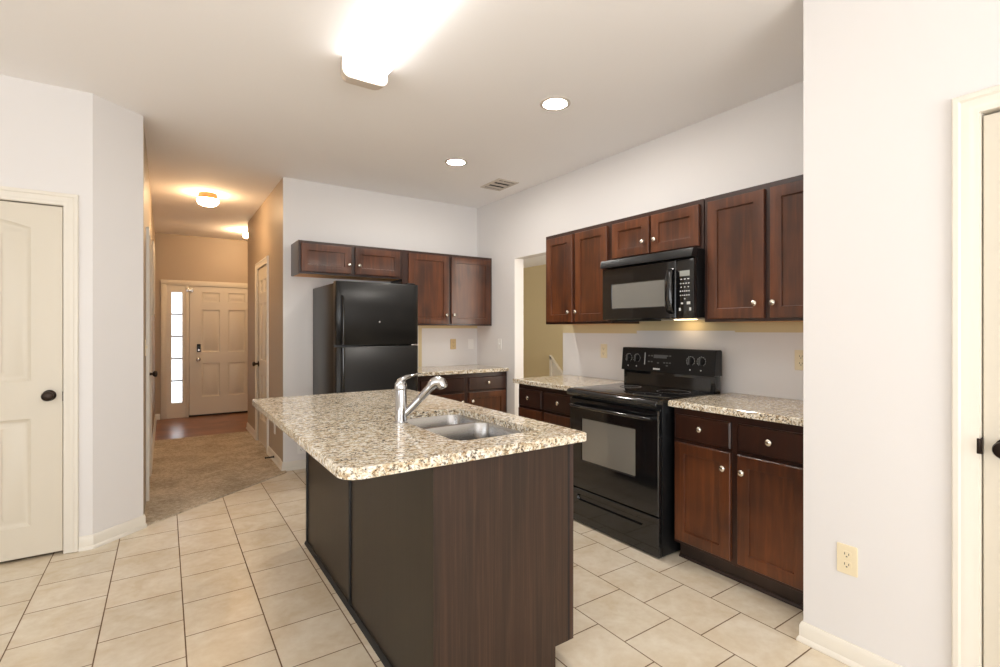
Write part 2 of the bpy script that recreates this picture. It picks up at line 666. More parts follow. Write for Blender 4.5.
# ------------------------------------------------------------------ baseboards
def sweep_flat(m, path, prof, side=1):
    """sweep a (out, z) profile along a floor polyline; out points to the left (side=1) or right"""
    P = [Vector(p) for p in path]
    loops = []
    for i, p in enumerate(P):
        d1 = (P[i] - P[i - 1]).normalized() if i > 0 else None
        d2 = (P[i + 1] - P[i]).normalized() if i < len(P) - 1 else None
        n1 = Vector((-d1.y, d1.x)) * side if d1 else None
        n2 = Vector((-d2.y, d2.x)) * side if d2 else None
        if n1 is None:
            k, den = n2, 1.0
        elif n2 is None:
            k, den = n1, 1.0
        else:
            k = n1 + n2
            den = k.dot(n1)
        loops.append([(p.x + k.x * o / den, p.y + k.y * o / den, z) for o, z in prof])
    m.loft(loops)


BASE = [(0.0005, 0.0005), (0.020, 0.0005), (0.020, 0.008), (0.016, 0.018), (0.012, 0.022), (0.012, 0.066), (0.009, 0.074), (0.006, 0.082), (0.0005, 0.084)]


def baseboard(name, path, label, side=1, z=0.0):
    m = M()
    sweep_flat(m, path, [(o, zz + z) for o, zz in BASE], side)
    return struct(m, name, 'trim_paint', label, 'baseboard')


baseboard('baseboard_left', [(-0.424, YL), (-0.36, YL), (XHL, 4.075), (XHL, 4.10)], 'white baseboard around the angled wall by the left door', -1)
baseboard('baseboard_back', [(XH, 5.06), (XH, YB), (1.19, YB)], 'white baseboard under the wall left of the refrigerator', -1)
baseboard('baseboard_right', [(2.45, 1.026), (XP, 1.026), (XP, 0.548)], 'white baseboard with shoe molding on the near right wall', -1)
baseboard('baseboard_hall', [(XH, 5.06), (XH, 5.725)], 'hall baseboard with the door stop', 1, 0.008)
baseboard('baseboard_hall_far', [(XH, 6.565), (XH, 7.35), (XH + 0.2, 7.35)], 'hall baseboard past the narrow door', 1, 0.008)
baseboard('baseboard_hall_left', [(XHL, 5.50), (XHL, YF), (-0.055, YF)], 'white baseboard along the left hallway wall', -1, 0.002)

# ------------------------------------------------------------------ doors
CAS = [(0.0, 0.0), (0.0, 0.010), (0.006, 0.012), (0.020, 0.012), (0.026, 0.016), (0.044, 0.016), (0.050, 0.021), (0.064, 0.021), (0.068, 0.017), (0.068, 0.0)]


def casing(x0, x1, z1, parent, legs=(True, True), material='trim_paint', y=0.0):
    """mitred casing around an opening in the local XZ plane (front -Y)"""
    m = M()
    st = []
    if legs[0]:
        st.append(lambda o, t: (x0 - o, y - t, 0.004))
    st.append(lambda o, t: (x0 - o, y - t, z1 + o))
    st.append(lambda o, t: (x1 + o, y - t, z1 + o))
    if legs[1]:
        st.append(lambda o, t: (x1 + o, y - t, 0.004))
    m.loft([[s(o, t) for o, t in CAS] for s in st])
    return m.done('casing', material, parent)


def door_knob(parent, x, z, y, material='bronze', axis='-Y'):
    m = M()
    o = (x, y, z)
    m.lathe([(0.0, 0.0), (0.032, 0.0), (0.032, 0.006), (0.026, 0.010), (0.012, 0.013), (0.011, 0.032), (0.020, 0.038), (0.027, 0.048), (0.0285, 0.056), (0.025, 0.064), (0.014, 0.069), (0.0, 0.070)], o, axis, 28)
    return m.done('knob', material, parent)


def hinge(parent, x, z, y):
    m = M()
    m.lathe([(0.0, 0), (0.007, 0), (0.007, 0.09), (0.0, 0.09)], (x, y, z - 0.045), 'Z', 10)
    m.box(x - 0.016, x + 0.004, y, y + 0.004, z - 0.044, z + 0.044)
    return m.done('hinge', 'bronze', parent)


def jamb(parent, x0, x1, z1, depth, material='trim_paint'):
    m = M()
    m.box(x0 - 0.003, x0 + 0.0, 0.0, depth, 0.004, z1)
    m.box(x1 - 0.0, x1 + 0.003, 0.0, depth, 0.004, z1)
    m.box(x0, x1, 0.0, depth, z1, z1 + 0.003)
    m.box(x0, x0 + 0.012, 0.055, 0.066, 0.004, z1)
    m.box(x1 - 0.012, x1, 0.055, 0.066, 0.004, z1)
    m.box(x0 + 0.012, x1 - 0.012, 0.055, 0.066, z1 - 0.012, z1)
    return m.done('jamb', material, parent)


PROF = [(0.008, 0.006), (0.018, 0.012), (0.026, 0.012), (0.042, 0.005)]


def plank_door(w, h, z0, yf, parent):
    """two-panel plank door with an arched upper panel; slab 0..w"""
    st = 0.138
    x0, x1 = st, w - st
    arch = [(x1, z0 + 1.886)]
    for k in range(1, 12):
        t = k / 12
        x = x1 + (x0 - x1) * t
        arch.append((x, z0 + 1.886 + 0.045 * (1 - (2 * t - 1) ** 2)))
    arch.append((x0, z0 + 1.886))
    up = [(x0, z0 + 1.005), (x1, z0 + 1.005)] + arch
    lo = rect(x0, x1, z0 + 0.175, z0 + 0.79)
    nx = 5
    def grooves(za, zb):
        g = []
        for k in range(1, nx):
            x = x0 + 0.04 + (x1 - x0 - 0.08) * k / nx
            g.append(rect(x - 0.002, x + 0.002, za, zb))
        return g
    m = M()
    m.slab(rect(0, w, z0, z0 + h), [(up, PROF, grooves(z0 + 1.055, z0 + 1.84)), (lo, PROF, grooves(z0 + 0.225, z0 + 0.74))], yf, 0.035, 0.002)
    return m.done('door_leaf', 'door_paint', parent)


# left door (faces the camera)
d1 = thing('door_1', (-1.256, YL, 0), 0, 'cream two panel arched plank door at the left edge', 'door', kind='structure')
jamb(d1, -0.002, 0.763, 2.047, 0.115)
casing(-0.002, 0.763, 2.05, d1)
leaf = plank_door(0.756, 2.022, 0.018, 0.006, d1)
leaf.location.x = 0.002
tag(door_knob(d1, 0.699, 0.936, 0.006), 'dark bronze knob')
m = M()
m.box(0.758, 0.7645, -0.001, 0.02, 0.90, 0.955)
m.done('strike_plate', 'bronze', d1)
m = M()
m.box(-0.1, 0.86, 0.112, 0.114, 0.0, 2.1)
m.done('dark_backing', 'gap_dark', d1)

# near right door: faces -X
d2 = thing('door_2', (XP, 0.470, 0), -PI / 2, 'cream door cut off by the right edge of the picture', 'door', kind='structure')
jamb(d2, -0.004, 0.764, 2.037, 0.115)
casing(-0.006, 0.766, 2.037, d2)
plank_door(0.756, 2.008, 0.018, 0.008, d2)
tag(door_knob(d2, 0.060, 0.935, 0.008), 'dark bronze knob')
m = M()
m.box(-0.004, 0.0, -0.004, 0.018, 0.905, 0.960, 0.001)
m.box(-0.012, -0.002, -0.013, -0.010, 0.907, 0.958, 0.003)
m.done('strike_plate', 'bronze', d2)
m = M()
m.box(-0.02, 0.78, 0.112, 0.114, 0.0, 2.06)
m.done('dark_backing', 'gap_dark', d2)


def panel6(w, h, z0, yf, parent, name='door_leaf', material='door_paint'):
    a0, a1, b0, b1 = w * 0.175, w * 0.435, w * 0.565, w * 0.825
    pans = []
    for za, zb in ((z0 + 0.27, z0 + 0.78), (z0 + 0.95, z0 + 1.60), (z0 + 1.72, z0 + 1.865)):
        for xa, xb in ((a0, a1), (b0, b1)):
            pans.append((rect(xa, xb, za, zb), [(0.006, 0.009), (0.018, 0.013), (0.026, 0.013), (0.050, 0.003)]))
    m = M()
    m.slab(rect(0, w, z0, z0 + h), pans, yf, 0.04, 0.002)
    return m.done(name, material, parent)


# front door with sidelight
d3 = thing('door_3', (0.311, YF, 0), 0, 'cream six panel front door at the end of the hall', 'door', kind='structure')
panel6(0.914, 1.952, 0.028, -0.006, d3)
m = M()
m.box(-0.05, -0.006, -0.02, 0.10, 0.0, 1.99, 0.003)
m.box(0.920, 0.96, -0.02, 0.10, 0.0, 1.99, 0.003)
m.box(-0.30, 0.96, -0.02, 0.10, 1.985, 2.03, 0.003)
m.box(-0.03, 0.94, 0.036, 0.05, 0.0, 2.0)  # unseen backing added behind the leaf to block light leaking past it
m.done('frame', 'door_paint', d3)
m = M()
m.box(-0.36, -0.29, -0.022, -0.001, 0.004, 1.9995, 0.006)
m.box(-0.36, 1.02, -0.022, -0.001, 2.0, 2.062, 0.006)
m.box(0.95, 1.02, -0.022, -0.001, 0.004, 1.9995, 0.006)
m.done('casing', 'door_paint', d3)
m = M()
m.box(-0.01, 0.925, -0.03, 0.10, 0.004, 0.026, 0.004)
m.done('threshold', 'bronze', d3)
m = M()
m.box(0.095, 0.145, -0.030, -0.006, 0.985, 1.105, 0.006)
kp = m.done('keypad_lock', 'black_satin', d3)
m = M()
m.box(0.104, 0.136, -0.033, -0.030, 0.995, 1.025, 0.002)
m.done('keypad_cover', 'silver', kp)
tag(door_knob(d3, 0.113, 0.870, -0.006, 'silver'), 'small silver knob')
m = M()
m.box(-0.045, -0.015, -0.034, -0.020, 1.895, 1.935, 0.003)
m.box(-0.02, 0.030, -0.045, -0.036, 1.905, 1.925, 0.003)
m.box(0.02, 0.045, -0.042, -0.006, 1.890, 1.942, 0.003)
m.done('door_guard', 'silver', d3)

w1 = thing('window_1', (-0.03, YF, 0), 0, 'narrow five lite sidelight window left of the front door', 'window', kind='structure')
m = M()
gx0, gx1, gz0, gz1 = 0.110, 0.252, 0.225, 1.886
ov, hv = m.fill(rect(0.0, 0.291, 0.004, 1.985), [rect(gx0, gx1, gz0, gz1)], lambda p: (p[0], -0.008, p[1]))
b1 = [m.bm.verts.new((p[0], 0.012, p[1])) for p in offset_loop(rect(gx0, gx1, gz0, gz1), 0.006)]
b2 = [m.bm.verts.new((p[0], 0.05, p[1])) for p in offset_loop(rect(gx0, gx1, gz0, gz1), 0.006)]
m.bridge(hv[0], b1)
m.bridge(b1, b2)
bo = [m.bm.verts.new((p[0], 0.05, p[1])) for p in rect(0.0, 0.291, 0.004, 1.985)]
m.bridge(ov, bo)
m.done('window_frame', 'door_paint', w1)
for k in range(1, 5):
    z = gz0 + (gz1 - gz0) * k / 5
    m = M()
    m.box(gx0 + 0.001, gx1 - 0.001, 0.014, 0.026, z - 0.010, z + 0.010)
    m.done('muntin', 'muntin_grey', w1)
m = M()
m.box(gx0 + 0.002, gx1 - 0.002, 0.030, 0.034, gz0 + 0.002, gz1 - 0.002)
m.done('pane', 'pane_glass', w1)

# hall doors
d4 = thing('door_4', (XH, 6.49, 0), -PI / 2, 'narrow cream hall door with bronze knob in the right hallway wall', 'door', kind='structure')
jamb(d4, 0.0, 0.69, 2.037, 0.11)
casing(0.0, 0.69, 2.037, d4)
panel6(0.682, 2.005, 0.022, 0.004, d4).location.x = 0.004
tag(door_knob(d4, 0.045, 0.92, 0.004), 'dark bronze knob')
for z in (1.80, 1.03, 0.25):
    hinge(d4, 0.690, z, -0.004)
m = M()
m.box(-0.02, 0.71, 0.108, 0.110, 0.0, 2.06)
m.done('dark_backing', 'gap_dark', d4)

d5 = thing('door_5', (XHL, 4.72, 0), PI / 2, 'cream hall door seen edge on in the left hallway wall', 'door', kind='structure')
jamb(d5, 0.0, 0.70, 2.037, 0.11)
casing(0.0, 0.70, 2.037, d5)
panel6(0.692, 2.005, 0.022, 0.004, d5).location.x = 0.004
tag(door_knob(d5, 0.62, 0.93, 0.004), 'dark bronze knob')
for z in (1.83, 0.27):
    hinge(d5, 0.012, z, -0.006)
m = M()
m.box(-0.02, 0.72, 0.108, 0.110, 0.0, 2.06)
m.done('dark_backing', 'gap_dark', d5)

# cream panel box high on the hall wall past that door
o = thing('wall_panel', (XHL, 5.85, 1.46), PI / 2, 'cream panel box high on the left hallway wall', 'panel')
m = M()
m.box(0, 0.36, -0.03, -0.0005, 0, 0.72, 0.004)
m.done('box', 'door_paint', o)
m = M()
m.box(0.02, 0.34, -0.036, -0.030, 0.02, 0.70, 0.003)
m.done('cover', 'door_paint', o)


# ------------------------------------------------------------------ cabinets
def cab_knob(parent, x, z, y):
    m = M()
    m.lathe([(0.0, 0), (0.0065, 0), (0.0055, 0.010), (0.010, 0.014), (0.0155, 0.019), (0.0155, 0.023), (0.011, 0.027), (0.0, 0.0285)], (x, y, z), '-Y', 18)
    return m.done('knob', 'nickel', parent)


CP = [(0.0025, 0.0015), (0.0045, 0.011), (0.009, 0.012)]


def cab_door(parent, x0, x1, z0, z1, knob=None, frame=0.058, material='cherry_wood'):
    m = M()
    m.slab(rect(x0, x1, z0, z1), [(rect(x0 + frame, x1 - frame, z0 + frame, z1 - frame), CP)], -0.0205, 0.020, 0.0025)
    d = m.done('door', material, parent)
    if knob:
        cab_knob(d, knob[0], knob[1], -0.0205)
    return d


def cab_drawer(parent, x0, x1, z0, z1, knob=None, material='cherry_rail'):
    m = M()
    r = rect(x0, x1, z0, z1)
    m.loft([[(p[0], y, p[1]) for p in q] for y, q in ((-0.0005, r), (-0.013, r), (-0.0205, offset_loop(r, 0.007)))])
    d = m.done('drawer', material, parent)
    if knob:
        cab_knob(d, knob[0], knob[1], -0.0205)
    return d


def carcass(parent, w, d, z0, z1, openings, material='cherry_rail', stile_material=None):
    """box with a face frame holed where doors sit (the doors cover the holes)"""
    m = M()
    m.box(0.0, w, 0.018, d, z0, z1)
    m.slab(rect(0, w, z0, z1), [(rect(a, b, c, e), [(0.0002, 0.012)]) for a, b, c, e in openings], 0.0, 0.0175, 0.0008)
    return m.done('carcass', material, parent)


def wall_cabinet(loc, rz, w, d, z0, z1, doors, label, group):
    t = thing('wall_cabinet', loc, rz, label, 'cabinet', group)
    fr = 0.020
    carcass(t, w, d, z0, z1, [(a + fr, b - fr, c + fr, e - fr) for a, b, c, e, k in doors])
    for a, b, c, e, k in doors:
        cab_door(t, a, b, c, e, k)
    m = M()
    m.box(0.018, w - 0.018, 0.024, d - 0.004, z0 - 0.0005, z0 + 0.012)
    m.done('underside', 'raw_wood', t)
    return t


G = 'dark cherry wall cabinets'
G1 = 'wall cabinets over the range counter'
FX = 2.724
wall_cabinet((FX, 3.330, 0), -PI / 2, 0.756, XS - FX, 1.365, 2.118,
             [(0.028, 0.352, 1.382, 2.086, (0.318, 1.46)), (0.384, 0.728, 1.382, 2.086, (0.408, 1.46))],
             'tall two door wall cabinet beside the opening, left of the microwave', G1)
wall_cabinet((FX, 2.573, 0), -PI / 2, 0.756, XS - FX, 1.812, 2.118,
             [(0.022, 0.354, 1.834, 2.086, (0.312, 1.917)), (0.374, 0.732, 1.834, 2.086, (0.412, 1.917))],
             'short two door wall cabinet right above the microwave', G1)
wall_cabinet((FX, 1.810, 0), -PI / 2, 0.782, XS - FX, 1.365, 2.118,
             [(0.030, 0.370, 1.382, 2.086, (0.325, 1.464)), (0.402, 0.745, 1.382, 2.086, (0.425, 1.464))],
             'large wall cabinet right of the microwave, partly hidden by the near wall', G1)
FY = 4.660
G2 = 'wall cabinets around the refrigerator'
wall_cabinet((0.984, FY, 0), 0, 0.982, YB - FY, 1.823, 2.118,
             [(0.020, 0.467, 1.842, 2.092, (0.444, 1.924)), (0.504, 0.952, 1.842, 2.092, (0.540, 1.924))],
             'low two door wall cabinet directly above the refrigerator', G2)
wall_cabinet((1.967, FY, 0), 0, 1.064, YB - FY, 1.365, 2.118,
             [(0.060, 0.515, 1.382, 2.090, (0.483, 1.474)), (0.546, 1.040, 1.382, 2.090, (0.574, 1.474))],
             'tall two door wall cabinet in the corner right of the refrigerator', G2)


def base_cabinet(loc, rz, w, d, spans, label, knob_drawers=True, group='base cabinets'):
    t = thing('base_cabinet', loc, rz, label, 'cabinet', group)
    ops = []
    fr = 0.016
    for i, (a, b) in enumerate(spans):
        ops.append((a + fr, b - fr, 0.70 + fr, 0.838 - fr))
        ops.append((a + fr, b - fr, 0.122 + fr, 0.680 - fr))
    carcass(t, w, d, 0.10, 0.878, ops)
    for i, (a, b) in enumerate(spans):
        cab_drawer(t, a, b, 0.700, 0.838, ((a + b) / 2, 0.775) if knob_drawers else None)
        kx = b - 0.032 if i == 0 else a + 0.032
        cab_door(t, a, b, 0.122, 0.680, (kx, 0.596))
    m = M()
    m.box(0.0, w, 0.055, d, 0.001, 0.0995)
    m.prism([(0.055, 0.001), (0.041, 0.001), (0.044, 0.012), (0.051, 0.018), (0.055, 0.018)], 0.0, w, axis='X')
    m.done('toe_kick', 'toe_wood', t)
    return t


BX = 2.440
base_cabinet((BX, 1.816, 0), -PI / 2, 0.788, XS - BX - 0.022, [(0.016, 0.352), (0.390, 0.728)],
             'base cabinet right of the black range, partly hidden by the near wall')
base_cabinet((BX, 3.336, 0), -PI / 2, 0.720, XS - BX - 0.022, [(0.020, 0.316), (0.350, 0.712)],
             'small base cabinet between the black range and the opening')
base_cabinet((1.967, 4.365, 0), 0, 1.064, YB - 4.365, [(0.050, 0.535), (0.590, 1.040)],
             'base cabinet in the far corner right of the refrigerator')


# countertops
def countertop(outer, label, holes=(), bev=0.0045, name='countertop', z0=0.879, z1=0.914):
    m = M()
    bm = m.bm
    ins = offset_loop(outer, bev)
    top, th = m.fill(ins, [h for h in holes], lambda p: (p[0], p[1], z1))
    e1 = [bm.verts.new((p[0], p[1], z1 - bev)) for p in outer]
    e2 = [bm.verts.new((p[0], p[1], z0 + bev * 0.5)) for p in outer]
    bot, bh = m.fill(offset_loop(outer, bev * 0.5), [h for h in holes], lambda p: (p[0], p[1], z0))
    m.bridge(top, e1)
    m.bridge(e1, e2)
    m.bridge(e2, bot)
    for a, b in zip(th, bh):
        m.bridge(a, b)
    return tag(m.done(name, 'granite', smooth=30), label, 'countertop', 'granite countertops')


countertop([(2.396, 1.028), (3.032, 1.028), (3.032, 1.826), (2.396, 1.826)], 'speckled granite counter right of the range')
countertop([(2.396, 2.606), (3.032, 2.606), (3.032, 3.362), (2.396, 3.362)], 'speckled granite counter between range and opening')
countertop([(1.930, 4.325), (3.032, 4.325), (3.032, 4.972), (1.930, 4.972)], 'speckled granite counter in the far corner by the refrigerator')

# ------------------------------------------------------------------ island
IX0, IX1, IY0, IY1 = 0.728, 1.343, 1.470, 3.200
HOLE = rounded(0.872, 1.252, 1.568, 2.245, 0.06, 6)
countertop(rounded(0.421, 1.380, 1.428, 3.215, [0.065, 0.012, 0.012, 0.02], 6), 'large speckled granite island top with the sink cut into it', [list(reversed(HOLE))])
isl = thing('kitchen_island', ((IX0 + IX1) / 2, (IY0 + IY1) / 2, 0), 0, 'dark brown paneled kitchen island standing on the tile floor', 'island')
sh = isl.location
m = M()
m.box(IX0 + 0.006, IX1 - 0.019, IY0 + 0.006, 1.56, 0.10, 0.8785)
m.box(IX0 + 0.006, IX1 - 0.019, 2.26, IY1, 0.10, 0.8785)
m.box(IX0 + 0.006, 0.86, 1.56, 2.26, 0.10, 0.8785)
m.box(1.27, IX1 - 0.019, 1.56, 2.26, 0.10, 0.8785)
m.box(0.86, 1.27, 1.56, 2.26, 0.10, 0.60)
m.box(IX0 + 0.006, IX1 - 0.093, IY0 + 0.006, IY1, 0.001, 0.10)
m.done('carcass', 'toe_wood', isl, sh)
m = M()
m.prism([(IX0 + 0.001, 0.001), (IX1 - 0.093, 0.001), (IX1 - 0.093, 0.095), (IX1 - 0.02, 0.095), (IX1 - 0.02, 0.8785), (IX0 + 0.001, 0.8785)], IY0, IY0 + 0.006, axis='Y')
m.done('end_panel', 'island_laminate', isl, sh)
m = M()
m.box(IX1 - 0.0185, IX1, IY0, IY1, 0.095, 0.8785, 0.001)
ff = m.done('face_frame', 'cherry_rail', isl, sh)
m = M()
m.box(IX1 - 0.030, IX1 - 0.0215, IY0 - 0.0012, IY0, 0.10, 0.8785)
m.done('seam', 'gap_dark', isl, sh)
for ya, yb in ((IY0 + 0.001, 2.333), (2.357, 3.182)):
    m = M()
    m.box(IX0, IX0 + 0.006, ya, yb, 0.001, 0.8785)
    m.done('back_panel', 'island_back_panel', isl, sh)
for ya, yb in ((2.332, 2.358), (3.180, 3.206)):
    m = M()
    m.box(IX0 - 0.008, IX0 + 0.006, ya, yb, 0.024, 0.8785, 0.003)
    m.done('batten', 'black_matte', isl, sh)
m = M()
m.prism([(IX0 + 0.002, 0.001), (IX0 - 0.016, 0.001), (IX0 - 0.014, 0.012), (IX0 - 0.006, 0.022), (IX0 + 0.002, 0.024)], IY0 + 0.001, IY1 + 0.006, axis='Y')
m.done('shoe_molding', 'black_matte', isl, sh)
# stove side fronts of the island (face +X)
fr = bpy.data.objects.new('front', None)


def island_front(kind, ya, yb, za, zb, knob):
    m = M()
    w = yb - ya
    if kind == 'door':
        m.slab(rect(0, w, za, zb), [(rect(0.058, w - 0.058, za + 0.058, zb - 0.058), CP)], -0.0205, 0.02, 0.0025)
    else:
        r = rect(0, w, za, zb)
        m.loft([[(p[0], y, p[1]) for p in q] for y, q in ((-0.0005, r), (-0.013, r), (-0.0205, offset_loop(r, 0.007)))])
    d = m.done(kind, 'cherry_wood' if kind == 'door' else 'cherry_rail', isl)
    d.location = (IX1 - sh.x, ya - sh.y, 0)
    d.rotation_euler = (0, 0, PI / 2)
    cab_knob(d, knob[0], knob[1], -0.0205)


bpy.data.objects.remove(fr)
for i in range(4):
    ya = IY0 + 0.03 + i * 0.425
    yb = ya + 0.395
    island_front('drawer', ya, yb, 0.70, 0.838, (0.1975, 0.775))
    island_front('door', ya, yb, 0.122, 0.680, ((0.36 if i % 2 == 0 else 0.035), 0.596))

# sink
sk = thing('sink', (1.062, 1.9065, 0.70), 0, 'double bowl stainless steel sink set in the island granite', 'sink')
ks = sk.location
YD = 1.985


def bowl_loops(x0, x1, y0, y1):
    L = []
    for ins, z, r in ((0.0, 0.886, 0.062), (0.003, 0.878, 0.062), (0.008, 0.80, 0.062), (0.014, 0.73, 0.060), (0.024, 0.706, 0.056), (0.040, 0.698, 0.045)):
        L.append([(p[0], p[1], z) for p in rounded(x0 + ins, x1 - ins, y0 + ins, y1 - ins, r, 7)])
    return L


bowls = [(0.8765, 1.2475, 1.5725, YD - 0.011), (0.8765, 1.2475, YD + 0.011, 2.2405)]
m = M()
rim = offset_loop(HOLE, 0.0008)
m.fill(rim, [list(reversed(rounded(b[0], b[1], b[2], b[3], 0.062, 7))) for b in bowls], lambda p: (p[0], p[1], 0.886))
m.done('rim', 'steel', sk, ks)
for b in bowls:
    m = M()
    L = bowl_loops(*b)
    m.loft(L, cap0=False, cap1=True)
    bo = m.done('bowl', 'steel', sk, ks, smooth=60)
    m = M()
    cx, cy = (b[0] + b[1]) / 2, (b[2] + b[3]) / 2
    m.lathe([(0.0, 0.001), (0.030, 0.001), (0.040, 0.004), (0.043, 0.003), (0.043, 0.0)], (cx - ks.x, cy - ks.y, 0.6985 - ks.z), 'Z', 24)
    m.done('drain', 'chrome', bo)

# faucet
fc = thing('faucet', (0.852, 2.035, 0.914), 0, 'chrome single lever faucet behind the sink bowls', 'faucet')
m = M()
m.lathe([(0.0, 0.0005), (0.031, 0.0005), (0.031, 0.004), (0.0265, 0.008), (0.0255, 0.10), (0.0245, 0.142), (0.0, 0.142)], (0, 0, 0), 'Z', 32)
m.done('body', 'chrome', fc)
m = M()
m.lathe([(0.0255, 0.1425), (0.0265, 0.150), (0.0255, 0.165), (0.019, 0.178), (0.008, 0.184), (0.0, 0.185)], (0, 0, 0), 'Z', 32)
hd = m.done('handle', 'chrome', fc)
m = M()
m.tube([(-0.022, -0.004, 0.150), (-0.018, -0.003, 0.166), (-0.004, 0.0, 0.182), (0.025, 0.007, 0.194), (0.065, 0.020, 0.201), (0.100, 0.032, 0.205), (0.112, 0.037, 0.205)],
       [(0.006, 0.006), (0.014, 0.010), (0.019, 0.012), (0.016, 0.010), (0.012, 0.006), (0.009, 0.004), (0.006, 0.002)], 16)
m.done('lever', 'chrome', hd)
m = M()
dx, dy = 0.121, -0.079
sp = lambda t, z: (dx * t, dy * t, z)
m.tube([sp(0.08, 0.030), sp(0.16, 0.041), sp(0.55, 0.100), sp(0.60, 0.1075), sp(0.615, 0.110), sp(0.86, 0.150), sp(0.92, 0.160), sp(1.00, 0.172), sp(1.10, 0.178), sp(1.20, 0.172), sp(1.26, 0.158)],
       [0.013, 0.0145, 0.0155, 0.0155, 0.0175, 0.0185, 0.0215, 0.0250, 0.0265, 0.0265, 0.0240], 20)
so = m.done('spout', 'chrome', fc)
m = M()
m.tube([sp(1.262, 0.1575), sp(1.285, 0.1505), sp(1.292, 0.148)], [0.022, 0.019, 0.010], 18)
m.done('spray_nozzle', 'silver', so)


# ------------------------------------------------------------------ refrigerator
fg = thing('refrigerator', (1.168, 4.150, 0), 0, 'black top freezer refrigerator against the back wall', 'refrigerator')
W = 0.742
m = M()
m.box(0.004, W - 0.004, 0.075, 0.785, 0.03, 1.712, 0.006)
m.box(0.02, W - 0.02, 0.10, 0.70, 0.0, 0.03)
m.done('body', 'fridge_black', fg)


def fridge_door(name, z0, z1):
    m = M()
    pts = [(0.0, 0.065), (0.0, 0.022), (0.004, 0.010), (0.014, 0.003), (0.05, 0.0), (W - 0.05, 0.0), (W - 0.014, 0.003), (W - 0.004, 0.010), (W, 0.022), (W, 0.065)]
    m.prism(pts, z0, z1, 0.004)
    return m.done(name, 'fridge_black', fg, smooth=50)


fdo = fridge_door('freezer_door', 1.190, 1.725)
rdo = fridge_door('door', 0.085, 1.176)


def fridge_handle(parent, za, zb, bend_top):
    m = M()
    zs = [za, za + 0.015, za + 0.05, (za + zb) / 2, zb - 0.05, zb - 0.015, zb]
    ys = [-0.002, -0.022, -0.036, -0.040, -0.036, -0.022, -0.002]
    if bend_top:
        ys[0] = ys[1] = -0.032
    else:
        ys[-1] = ys[-2] = -0.032
    m.tube([(0.052, y, z) for y, z in zip(ys, zs)], [(0.011, 0.009)] * 7, 12)
    m.box(0.043, 0.061, -0.032, 0.001, (za if bend_top else zb - 0.03), (za + 0.03 if bend_top else zb), 0.003)
    m.done('handle', 'black_gloss', parent)


fridge_handle(fdo, 1.196, 1.600, True)
fridge_handle(rdo, 0.70, 1.170, False)
m = M()
m.lathe([(0.0, 0.0), (0.008, 0.0), (0.008, 0.002), (0.0, 0.0025)], (0.375, 0.0, 1.388), '-Y', 16)
m.done('badge', 'silver', fdo)
m = M()
m.box(W - 0.07, W - 0.012, 0.0, 0.012, 1.1765, 1.1895, 0.003)
m.done('hinge_cover', 'silver', fg)
m = M()
m.box(0.02, W - 0.02, 0.03, 0.075, 0.012, 0.080, 0.004)
m.done('kick_grille', 'black_matte', fg)
m = M()
m.box(W - 0.10, W - 0.02, 0.03, 0.14, 1.7255, 1.740, 0.004)
m.done('top_hinge', 'black_satin', fg)

# ------------------------------------------------------------------ range (local x runs to the right seen from the front)
rg = thing('range', (2.372, 2.600, 0), -PI / 2, 'black freestanding electric range between the counters', 'range')
RW = 0.756
m = M()
m.box(0.0, RW, 0.0, 0.575, 0.012, 0.893, 0.002)
m.done('body', 'black_satin', rg)
for x in (0.05, RW - 0.05):
    for y in (0.035, 0.52):
        m = M()
        m.lathe([(0.016, 0.0), (0.018, 0.006), (0.010, 0.008), (0.010, 0.0113)], (x, y, 0.0005), 'Z', 14)
        m.done('foot', 'black_matte', rg)
m = M()
m.prism([(0.505, 0.8935), (0.505, 0.916), (-0.018, 0.916), (-0.040, 0.913), (-0.056, 0.904), (-0.063, 0.891), (-0.060, 0.879), (-0.050, 0.870), (-0.030, 0.8665), (-0.0005, 0.8665), (-0.0005, 0.8935)], -0.001, RW + 0.001, 0.002, axis='X')
ct = m.done('cooktop', 'black_gloss', rg)
m = M()
m.box(0.022, RW - 0.022, -0.010, 0.500, 0.9162, 0.9178, 0.0005)
cg = m.done('glass', 'black_glass', ct)
for x, y, r in ((0.20, 0.10, 0.105), (0.56, 0.10, 0.085), (0.20, 0.36, 0.075), (0.56, 0.36, 0.105)):
    m = M()
    lo = []
    for rr, z in ((r, 0.9179), (r, 0.9182), (r - 0.004, 0.9182), (r - 0.004, 0.9179)):
        lo.append([(x + rr * math.cos(2 * PI * k / 40), y + rr * math.sin(2 * PI * k / 40), z) for k in range(40)])
    m.loft(lo, closed=True)
    m.done('burner_ring', 'ring_grey', cg)
# backguard
m = M()
m.box(0.0, RW, 0.515, 0.574, 0.893, 1.035, 0.004)
m.prism([(0.509, 0.918), (0.520, 0.918), (0.520, 1.0), (0.514, 1.0)], 0.03, RW - 0.03, axis='X')
m.done('backguard', 'black_gloss', rg)
m = M()
pr = [(0.490, 1.022), (0.576, 1.022), (0.576, 1.178), (0.568, 1.188), (0.512, 1.188), (0.506, 1.182)]
m.prism(pr, -0.004, RW + 0.010, 0.004, axis='X')
cp = m.done('control_panel', 'black_satin', rg)
# tilted panel frame: bottom (0.508,1.022) top (0.534,1.182)
ang = math.atan2(0.016, 0.160)
nrm = Vector((0, -math.cos(ang), math.sin(ang)))


def on_panel(x, t, out=0.0):
    """t 0..1 up the sloped face"""
    return Vector((x, 0.490 + 0.016 * t, 1.022 + 0.160 * t)) + nrm * out


